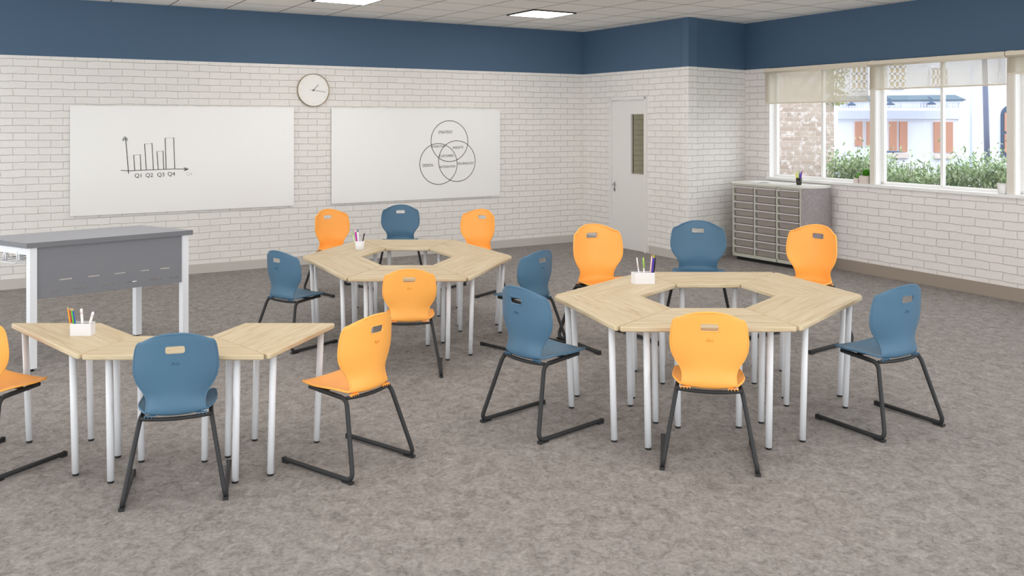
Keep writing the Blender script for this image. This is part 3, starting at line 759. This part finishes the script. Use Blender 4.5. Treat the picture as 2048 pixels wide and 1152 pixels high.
# ------------------------------------------------------------------ tray cabinet by the window
K0=Vector((3.235,13.2,0)); KE=Vector((.545,-.84,0)).normalized(); KN=Vector((.84,.545,0)).normalized(); KH=1.14; KL=1.235; KD=.46
def kp(t,d,z): return K0+KE*t+KN*d+UP*z
KA=(KE,KN,UP)
cab=empty('tray_cabinet',K0+KE*(KL/2)+KN*(KD/2),'pale storage cabinet with three columns of trays and a curved fabric end','cabinet')
Oc=cab.location.copy()
def kb(mb,t0,t1,d0,d1,z0,z1,mi=0): mb.box(kp((t0+t1)/2,(d0+d1)/2,(z0+z1)/2),(t1-t0,d1-d0,z1-z0),mi,KA)
body=MB(); kt=.028
colw=(KL-4*kt)/3
for i in range(4): kb(body,i*(colw+kt),i*(colw+kt)+kt,0,KD,.06,KH-.03)
kb(body,0,KL,0,KD,.055,.10); kb(body,0,KL,KD-.015,KD,.1,KH-.03); kb(body,kt,KL-kt,0,.012,KH-.06,KH-.03)
body.build('carcass',M['cab'],cab,origin=Oc)
pl=MB(); kb(pl,.04,KL-.02,.05,KD-.02,0,.055); pl.build('plinth',M['black'],cab,origin=Oc)
curve=[(KL,0),(KL+.07,.03),(KL+.12,.10),(KL+.15,.19),(KL+.16,.28),(KL+.15,.37),(KL+.12,KD),(KL,KD)]
tp=MB(); outl=[(-.01,-.012),(KL,-.012)]+[(t+.008,d-.006) for t,d in curve[1:-1]]+[(-.01,KD)]
lo=[kp(t,d,KH-.03) for t,d in outl]; up=[kp(t,d,KH) for t,d in outl]
tp.poly(lo[::-1]); tp.poly(up)
for j in range(len(lo)): j2=(j+1)%len(lo); tp.quad(lo[j],lo[j2],up[j2],up[j])
tp.build('cabinet_top',M['cab_top'],cab,origin=Oc)
fe=MB(); lo=[kp(t,d,.03) for t,d in curve]; up=[kp(t,d,KH-.03) for t,d in curve]
fe.poly(lo[::-1]); fe.poly(up)
for j in range(len(lo)): j2=(j+1)%len(lo); fe.quad(lo[j],lo[j2],up[j2],up[j])
for i in range(1,7): pass
fe.build('fabric_end_panel',M['fabric'],cab,origin=Oc)
z0_=.105; z1_=KH-.062; th_=(z1_-z0_)/9
for c_ in range(3):
    for r_ in range(9):
        a=kt+c_*(colw+kt)+.006; b=a+colw-.012; zb=z0_+r_*th_; zt=zb+th_
        q=MB()
        lo=[kp(a+.022,.018,zb+.001),kp(b-.022,.018,zb+.001),kp(b-.022,KD-.04,zb+.001),kp(a+.022,KD-.04,zb+.001)]
        up=[kp(a+.012,.004,zt-.022),kp(b-.012,.004,zt-.022),kp(b-.012,KD-.04,zt-.022),kp(a+.012,KD-.04,zt-.022)]
        q.box8(lo,up); dr=q.build('tray_drawer',M['tray'],cab,origin=Oc)
        q=MB(); kb(q,a,b,-.008,.012,zt-.023,zt-.005); kb(q,a,a+.012,.01,KD-.03,zt-.024,zt-.014); kb(q,b-.012,b,.01,KD-.03,zt-.024,zt-.014)
        q.box(kp(a+.02,-.008,zt-.02),(.02,.012,.018),0,KA); q.build('tray_rim',M['tray_rim'],dr,origin=Oc)

# things on the cabinet and the sill
pp=atz(1536,360.5,KH)
for i,(dx,dyy,rz,w,d_,lab) in enumerate(((0,.02,.1,.30,.21,'white sheet of paper lying lowest on the tray cabinet'),(.05,-.03,-.25,.21,.15,'small white booklet lying on top of the paper on the tray cabinet'))):
    q=MB(); e_=Vector((math.cos(rz),math.sin(rz),0)); f_=Vector((-e_.y,e_.x,0)); c=kp(.38+dx,.18+dyy,KH+.004+i*.008)
    q.box(c,(w,d_,.007 if i==0 else .009),0,(e_,f_,UP)); tag(q.build('paper_sheet' if i==0 else 'booklet',M['paper'],origin=c),lab,'paper')

def pen(b,t,r,body,cap=None,tip=None,label='',group='',name='pen',capl=.35,conical=True):
    """from base b to top t. cap: material of the upper end, tip: material of the point"""
    b=Vector(b); t=Vector(t); d=t-b; L=d.length; d.normalize(); bm_=MB()
    e1=L*(1-capl) if cap else (L-r*4 if tip else L)
    bm_.tube([b,b+d*e1],r,10); o=bm_.build(name,M[body] if body in M else body,origin=b)
    tag(o,label,'pencil' if name=='pencil' else 'pen',group)
    if cap:
        q=MB(); q.tube([b+d*(e1-.001),t-d*r*.8,t],[r*1.08,r*1.08,r*.5],10); q.build('pen_cap',M[cap],o,origin=b)
    if tip:
        q=MB(); q.tube([b+d*(L-r*4),t],[r*.98,r*.25],10); q.build('pencil_tip',M[tip],o,origin=b)
    return o
for n_,c_ in dict(p_orange=(236,150,20),p_green=(84,190,40),p_red=(190,40,50),p_blue=(36,92,190),p_cream=(240,232,228),p_lime=(168,210,96),p_purple=(66,36,170),p_black=(20,16,22),p_magenta=(176,20,140),p_violet=(96,30,170),p_yellow=(220,214,40),p_white=(240,236,246),p_pink=(240,196,204),p_wood=(226,190,130),p_slate=(92,116,140),p_pale=(196,224,160)).items():
    M[n_]=mat(n_,c_,.4)

def open_box(name, corners, h, th, label, cat, m):
    """corners: four ground points (front left, front right, back right, back left), real open box"""
    O=sum(corners,Vector())/4; r=MB()
    n=len(corners); pl2=[Vector((p.x,p.y)) for p in corners]
    rp=rounded(pl2,[.010]*n,4); ip=inset(rp,th); z=corners[0].z; N=len(rp)
    V=lambda p,zz: Vector((p.x,p.y,zz))
    r.poly([V(p,z) for p in rp][::-1]); r.poly([V(p,z+th) for p in ip])
    for j in range(N):
        k_=(j+1)%N
        r.quad(V(rp[j],z),V(rp[k_],z),V(rp[k_],z+h),V(rp[j],z+h)); r.quad(V(rp[j],z+h),V(rp[k_],z+h),V(ip[k_],z+h),V(ip[j],z+h)); r.quad(V(ip[k_],z+th),V(ip[j],z+th),V(ip[j],z+h),V(ip[k_],z+h))
    return tag(r.build(name,m,origin=O),label,cat)
# box on the front half ring
h_=GR['C']['h']
bx=[atz(138.5,672,h_),atz(181,672,h_)]; wv=(bx[1]-bx[0]); dv=Vector((-.006,.075,0))+wv*.03
bx=[bx[0],bx[1],bx[1]+dv,bx[0]+dv]
open_box('pen_box',bx,.072,.004,'white open box of pencils on the left wing of the front half ring','pen holder',M['holder'])
Yc=bx[0].y+.03
def pen_at(xb,yb,xt,yt,Y,zb,r,**kw):
    t=atY(xt,yt,Y); b=atY(xb,yb,Y); d=(t-b); s_=(zb-b.z)/d.z if abs(d.z)>1e-6 else 0
    pen(b+d*s_,t,r,**kw)
G1='pencils and markers in the white box on the front tables'
for a in ((143,664,135,613,.0042,'p_orange','p_wood','orange pencil, leftmost in the white box on the front tables'),
          (146,664,139.5,616,.0038,'p_red','p_wood','red pencil half hidden between the green and blue pencils of the front box'),
          (149.5,664,142,616,.0042,'p_green','p_wood','green pencil beside the orange one in the front box'),
          (153,664,145,616,.0042,'p_blue','p_wood','blue pencil, rightmost coloured pencil in the front box')):
    pen_at(*a[:4],Yc+(.02 if 'red' in a[7] else 0),h_+.006,a[4],body=a[5],tip=a[6],label=a[7],group=G1,name='pencil')
pen_at(166,664,162.5,617,Yc+.01,h_+.006,.0075,body='p_cream',cap='p_cream',label='upright white marker in the front pen box',group=G1,name='marker',capl=.2)
pen_at(174,668,186.5,623.5,Yc+.01,h_+.006,.0075,body='p_cream',cap='p_white',label='white marker leaning right in the front pen box',group=G1,name='marker',capl=.2)
# box on the right ring
h_=GR['B']['h']
bx=[atz(1271,568,h_),atz(1310,568,h_)]; wv=bx[1]-bx[0]
bx=[bx[0],bx[1],bx[1]+Vector((.012,.085,0)),bx[0]+Vector((-.03,.055,0))]
open_box('pen_box',bx,.086,.004,'white open box of pens on the far left table of the right ring','pen holder',M['holder'])
Yc=bx[0].y+.035; G2='pens in the white box on the right ring'
for a in ((1279,556,1273.5,515,.0048,'p_white','p_cream',None,'pale pen with pink grip leaning left in the right ring box'),
          (1288.5,556,1286.5,515,.0055,'p_cream','p_lime',None,'marker with lime green cap in the right ring box'),
          (1299.5,556,1304,508.5,.0045,'p_pink',None,'p_wood','pale pink pencil with bare wood tip in the right ring box'),
          (1303.5,556,1308,509.5,.0062,'p_purple',None,'p_yellow','purple pencil with yellow tip in the right ring box'),
          (1306.5,556,1311,515,.005,'p_black','p_black',None,'black pen with clip, rightmost in the right ring box')):
    pen_at(*a[:4],Yc,h_+.006,a[4],body=a[5],cap=a[6],tip=a[7],label=a[8],group=G2,name='pen' if a[6] else 'pencil',capl=.42)
# cup on the back ring
h_=GR['A']['h']; ca=atz(718,500.5,h_)+Vector((0,.045,0))
q=MB(); q.lathe(ca,[(0,0),(.040,0),(.043,.003),(.048,.090),(.0445,.090),(.040,.005),(0,.005)],32)
tag(q.build('pen_cup',M['holder'],origin=ca),'white pen cup on the far left table of the back ring','pen holder')
G3='pens in the white cup on the back ring'
for a in ((713,492,703.5,465.5,.006,'p_pale','p_lime','pale green pen leaning left in the far cup'),
          (714.5,492,710.5,459.5,.0085,'p_magenta','p_pink','magenta marker with pink top in the far cup'),
          (717,492,715.5,459,.007,'p_white','p_slate','white pen with grey clip in the far cup'),
          (724,489,729,466.5,.006,'p_black','p_black','black pen leaning right in the far cup')):
    pen_at(*a[:4],ca.y,h_+.007,a[4],body=a[5],cap=a[6],label=a[7],group=G3,capl=.12)
# dark cup on the cabinet
cu=kp(1.06,.17,KH)
q=MB(); q.lathe(cu,[(0,0),(.030,0),(.033,.004),(.042,.095),(.038,.095),(.030,.006),(0,.006)],28)
tag(q.build('pen_cup',M['darkcup'],origin=cu),'dark glossy pen cup on the right end of the tray cabinet','pen holder')
G4='coloured pencils in the dark cup on the cabinet'
for i,(dx,c_,lab) in enumerate(((-.024,'p_yellow','yellow pencil leaning furthest left in the dark cup'),(-.013,'p_yellow','second yellow pencil from the left in the dark cup'),(-.003,'p_lime','lime pencil in the middle of the dark cup'),(.006,'p_violet','violet pencil right of the lime one in the dark cup'),(.014,'p_blue','blue pencil in the dark cup next to the magenta one'),(.023,'p_magenta','magenta pencil leaning furthest right in the dark cup'))):
    pen(cu+Vector((dx*.5,0,.008)),cu+Vector((dx*2.1,.004*(i%2),.175+.012*(i%3))),.006,c_,tip=c_,label=lab,group=G4,name='pencil')

def leaf_cloud(mb,c,rx,ry,rz,n,size,up=.5):
    for _ in range(n):
        a=random.uniform(0,2*PI); el=random.uniform(.05,1); rr=random.uniform(.3,1)
        p=Vector(c)+Vector((math.cos(a)*rx*rr,math.sin(a)*ry*rr,el*rz))
        d=Vector((math.cos(a),math.sin(a),random.uniform(.2,1.2))).normalized(); s_=d.cross(UP).normalized()*size*.35
        l=size*random.uniform(.7,1.3); m_=p+d*l*.5
        mb.poly([p,m_+s_,p+d*l,m_-s_])
def cube_pot(t,half,h,label,n):
    c=C3+E4*t+N4*(-.03)+UP*1.19
    r=empty('potted_plant',c,label,'plant')
    q=MB(); A=(E4,N4,UP)
    for a,b,la,lb in ((0,half-.004,2*half,.008),(0,-half+.004,2*half,.008),(half-.004,0,.008,2*half),(-half+.004,0,.008,2*half)): q.box(c+E4*a+N4*b+UP*h/2,(la,lb,h),0,A)
    q.box(c+UP*.006,(2*half-.002,2*half-.002,.012),0,A); q.build('pot',M['pot'],r,origin=c)
    q=MB(); q.box(c+UP*(h*.86),(2*half-.016,2*half-.016,.01),0,A); q.build('soil',M['soil'],r,origin=c)
    q=MB(); leaf_cloud(q,c+UP*h*.88,half*.5,half*.5,.05+half*.4,n,half*.6); q.build('foliage',M['foliage'],r,origin=c)
cube_pot(tw(1712.5)-.0,.038,.068,'smaller cream square pot with a green tuft on the sill of the left window',90)
cube_pot(tw(1729.5),.066,.105,'larger cream square pot with a green tuft on the sill beside the window post',190)
c=C3+E4*(tw(2003))+N4*(-.02)+UP*1.19
r=empty('potted_plant',c,'round white pot with thin leafy stems at the right end of the middle window sill','plant')
q=MB(); q.lathe(c,[(0,0),(.042,0),(.05,.006),(.06,.12),(.055,.12),(.047,.01),(0,.01)],28); q.build('pot',M['white'],r,origin=c)
q=MB(); q.lathe(c,[(0,.102),(.053,.102)],20); q.build('soil',M['soil'],r,origin=c)
q=MB()
for i in range(9):
    a=i*2.4; d=Vector((math.cos(a),math.sin(a),0)); p0=c+UP*.1+d*.02; p1=c+UP*(.2+.02*(i%3))+d*.05; q.tube([p0,(p0+p1)/2+UP*.01,p1],.0018,5)
    leaf_cloud(q,p1-UP*.03,.02,.02,.06,7,.03)
q.build('foliage',M['hedge'],r,origin=c)

# ------------------------------------------------------------------ outside
g=MB(); g.quad((-2,40,-.25),(40,40,-.25),(40,0,-.25),(5.9,0,-.25)[:3] if False else (9.3,0,-.25)); g.quad((3.0,16.4,-.25),(9.3,0,-.25),(30,0,-.25),(30,40,-.25))
tag(g.build('paving_outside',M['ground']),kind='structure')
YB=20.0
def fp(x,y,Y=YB): return atY(x,y,Y)
bo=fp(1850,500); bo=Vector((bo.x,YB,-.25))
bld=empty('white_building',bo,'white rendered building with orange brick shutters seen through the windows','building')
q=MB(); x0=fp(1500,0).x; x1=fp(2600,0).x
q.box(((x0+x1)/2,YB+.3,2.6),(x1-x0,.6,5.7)); q.build('wall',M['facade'],bld,origin=bo)
def frect(name,xa,xb,ya,yb,m,depth=.05,par=None,Y=None):
    Y=Y or YB; a=fp(xa,yb,Y); b=fp(xb,ya,Y); q=MB(); q.box(((a.x+b.x)/2,Y-depth/2,(a.z+b.z)/2),(b.x-a.x,depth,b.z-a.z)); return q.build(name,m,par or bld,origin=bo)
for xa,xb,ya,yb,nx,nz in ((1701,1731,132,179,3,3),(1776,1809,120,176,3,4),(1860,1894,137,172,4,2)):
    w_=frect('upper_window',xa,xb,ya,yb,M['win_beige'],.04)
    q=MB(); a=fp(xa,yb); b=fp(xb,ya); W_=b.x-a.x; H_=b.z-a.z
    for i in range(nx+1): q.box((a.x+W_*i/nx,YB-.05,(a.z+b.z)/2),(.045,.05,H_))
    for i in range(nz+1): q.box(((a.x+b.x)/2,YB-.05,a.z+H_*i/nz),(W_,.05,.045))
    q.build('glazing_bars',M['facade'],w_,origin=bo)
# verandah roof
q=MB(); a=fp(1668,200.5,19.0); b=fp(1931,198.5,19.0); c2=fp(1910,189.5,19.5); d2=fp(1668,192,19.5)
q.poly([a,b,c2,d2]); q.poly([a-UP*.03,d2-UP*.03,c2-UP*.03,b-UP*.03]); q.quad(a,a-UP*.03,b-UP*.03,b); q.build('verandah_roof',M['slate'],bld,origin=bo)
q=MB()
a=fp(1660,203,19.05); b=fp(1925,203,19.05); q.box(((a.x+b.x)/2,19.05,a.z),(b.x-a.x,.05,.05))
n=46
for i in range(n):
    xx=a.x+(b.x-a.x)*(i+.5)/n; q.poly([(xx-.03,19.04,a.z-.03),(xx+.03,19.04,a.z-.03),(xx+.022,19.04,a.z-.12),(xx,19.04,a.z-.15),(xx-.022,19.04,a.z-.12)][::-1])
    q.box((xx,19.05,a.z-.085),(.03,.02,.1))
q.build('lace_valance',M['fac_trim'],bld,origin=bo)
for xx in (1672,1921):
    q=MB(); a=fp(xx,205,19.05); q.tube([(a.x,19.05,-.25),(a.x,19.05,a.z)],.04,8); q.build('verandah_post',M['fac_pale'],bld,origin=bo)
frect('fascia',1664,1924,221,238,M['fac_pale'],.05)
for xa,xb,ya,yb in ((1709.5,1723.5,243,292),(1733,1739.5,243,292),(1777.8,1792,243,304),(1798,1813,243,304),(1867,1882.5,243.8,305),(1889,1904,243.8,305)):
    s_=frect('brick_shutter',xa,xb,ya,yb,M['shutter'],.05)
for xa,xb,ya,yb in ((1778,1815,307,316),(1867,1906,308,317)):
    frect('window_ledge',xa,xb,ya,yb,M['pot'],.08)
frect('downpipe',1941,1943,130,345,M['fac_trim'],.06)
q=MB(); a=fp(2001,313); b=fp(2060,207); W_=b.x-a.x; H_=b.z-a.z
pts=[(a.x,a.z),(b.x,a.z)]+[(a.x+W_/2+W_/2*math.cos(t),b.z-.25+.25*math.sin(t)) for t in [PI*i/12 for i in range(13)]]
q.poly([(x,YB-.06,z) for x,z in pts]); N_=len(pts)
for j in range(N_): j2=(j+1)%N_; q.quad((pts[j][0],YB-.06,pts[j][1]),(pts[j][0],YB,pts[j][1]),(pts[j2][0],YB,pts[j2][1]),(pts[j2][0],YB-.06,pts[j2][1]))
aw=q.build('arched_window',M['navy'],bld,origin=bo)
for i in range(2):
    for j in range(2):
        q=MB(); q.box((a.x+W_*(.27+.46*i),YB-.075,a.z+H_*(.25+.4*j)),(W_*.38,.03,H_*.35)); q.build('arched_window_pane',M['shutter'],aw,origin=bo)
for i,(xx,yy,lab) in enumerate(((1703,210,'small blue barn lamp under the verandah seen through the left window'),(1780,209,'small blue barn lamp seen through the middle window near its left edge'),(1863,208,'small blue barn lamp seen through the middle window beside its mullion'))):
    c=fp(xx,yy,18.9); q=MB(); q.lathe(c,[(.008,.13),(.02,.12),(.025,.06),(.04,.04),(.095,-.0),(.09,-.01),(.03,.03),(0,.03)],20); q.tube([c+UP*.11,c+UP*.15+Vector((0,.15,0))],.012,6)
    tag(q.build('barn_lamp',M['navy'],origin=c),lab,'lamp','barn lamps on the verandah outside')
# utility pole
pb=fp(1979,360,16.5); pb.z=-.25; pt=fp(1967,40,16.5)
q=MB(); q.tube([pb,pt],[.055,.045],14); tag(q.build('street_pole',M['pole'],origin=pb),'grey metal pole standing outside the middle window','pole')
# garden table
gt=fp(1772,302,17.5); q=MB(); q.lathe(gt,[(0,.0),(.26,0),(.26,-.02),(.02,-.03),(.02,-gt.z-.2),(.2,-gt.z-.25)],20); tag(q.build('garden_table',M['navy'],origin=gt),'small dark round garden table behind the hedge outside','table')
# brick pier outside
q=MB(); xa=3.9; xb=(1668-CX)/F*14.7; Yp=14.7; z0,z1=-.25,3.6
q.quad((xa,Yp,z0),(xb,Yp,z0),(xb,Yp,z1),(xa,Yp,z1),0,[(0,0),(xb-xa,0),(xb-xa,z1-z0),(0,z1-z0)])
q.quad((xb,Yp,z0),(xb,Yp+.3,z0),(xb,Yp+.3,z1),(xb,Yp,z1),0,[(0,0),(.3,0),(.3,z1-z0),(0,z1-z0)])
q.quad((xb,Yp+.3,z0),(xa,Yp+.3,z0),(xa,Yp+.3,z1),(xb,Yp+.3,z1),0,[(0,0),(xb-xa,0),(xb-xa,z1-z0),(0,z1-z0)])
q.quad((xa,Yp+.3,z0),(xa,Yp,z0),(xa,Yp,z1),(xa,Yp+.3,z1),0,[(0,0),(.3,0),(.3,z1-z0),(0,z1-z0)])
tag(q.build('wall_outside',M['brick_out'],origin=(xa,Yp,z0)),kind='structure')
q=MB()
for _ in range(420):
    zz=random.uniform(2.3,3.5); xx=xb+random.gauss(0,.07)+.03; p=Vector((xx,Yp-.03-random.random()*.06,zz)); d=Vector((random.uniform(-1,1),random.uniform(-.5,0),random.uniform(-1,.3))).normalized(); s_=d.cross(Vector((0,1,0))).normalized()*.014
    q.poly([p,p+d*.03+s_,p+d*.065,p+d*.03-s_])
q.tube([(xb+.02,Yp-.02,2.3),(xb+.05,Yp-.02,2.9),(xb,Yp-.02,3.5)],.008,6)
tag(q.build('climbing_ivy',M['ivy'],origin=(xb,Yp,2.3)),'pale leafy climber on the corner of the outside brick wall','plant')
# hedge
q=MB(); H0=C3+E4*.55-N4*1.35; 
for _ in range(30000):
    t=random.uniform(0,6.2); d=random.uniform(-.35,.35); top=1.28+.10*math.sin(t*3.1)+.07*math.sin(t*9.3+1); zz=random.uniform(.45,1)**.6*top+ (random.expovariate(14))
    p=H0+E4*t-N4*d+UP*zz; a=random.uniform(0,2*PI); dd=Vector((math.cos(a),math.sin(a),random.uniform(.0,1.4))).normalized(); l=random.uniform(.045,.095); s_=dd.cross(UP).normalized()*l*.2; m_=p+dd*l*.5
    q.poly([p,m_+s_,p+dd*l,m_-s_])
for _ in range(260):
    t=random.uniform(0,6.2); d=random.uniform(-.3,.3); p=H0+E4*t-N4*d; a=random.uniform(-.12,.12); q.tube([p+UP*(-.25),p+UP*1.0+E4*a,p+UP*(1.25+random.random()*.22)+E4*a*1.6],.006,4,mi=1)
tag(q.build('hedge',[M['hedge'],M['stem']],origin=H0),'loose green hedge growing outside under the windows','hedge',kind='stuff')

# ------------------------------------------------------------------ light and camera
w=bpy.data.worlds.new('sky'); scene.world=w; w.use_nodes=True
bg=w.node_tree.nodes['Background']; bg.inputs['Color'].default_value=(.93,.97,1.0,1); bg.inputs['Strength'].default_value=2.3
cam=bpy.data.cameras.new('camera'); co=bpy.data.objects.new('camera',cam); COL.objects.link(co)
co.location=(0,0,HC); co.rotation_euler=(PI/2,0,0)
cam.sensor_fit='HORIZONTAL'; cam.sensor_width=36; cam.lens=36*F/2048; cam.shift_x=0; cam.shift_y=-(576-HY)/2048
cam.clip_start=.05; cam.clip_end=200
scene.camera=co
scene.view_settings.view_transform='Standard'; scene.view_settings.look='None'; scene.view_settings.gamma=1; scene.view_settings.use_curve_mapping=False
scene.view_settings.exposure=0.5
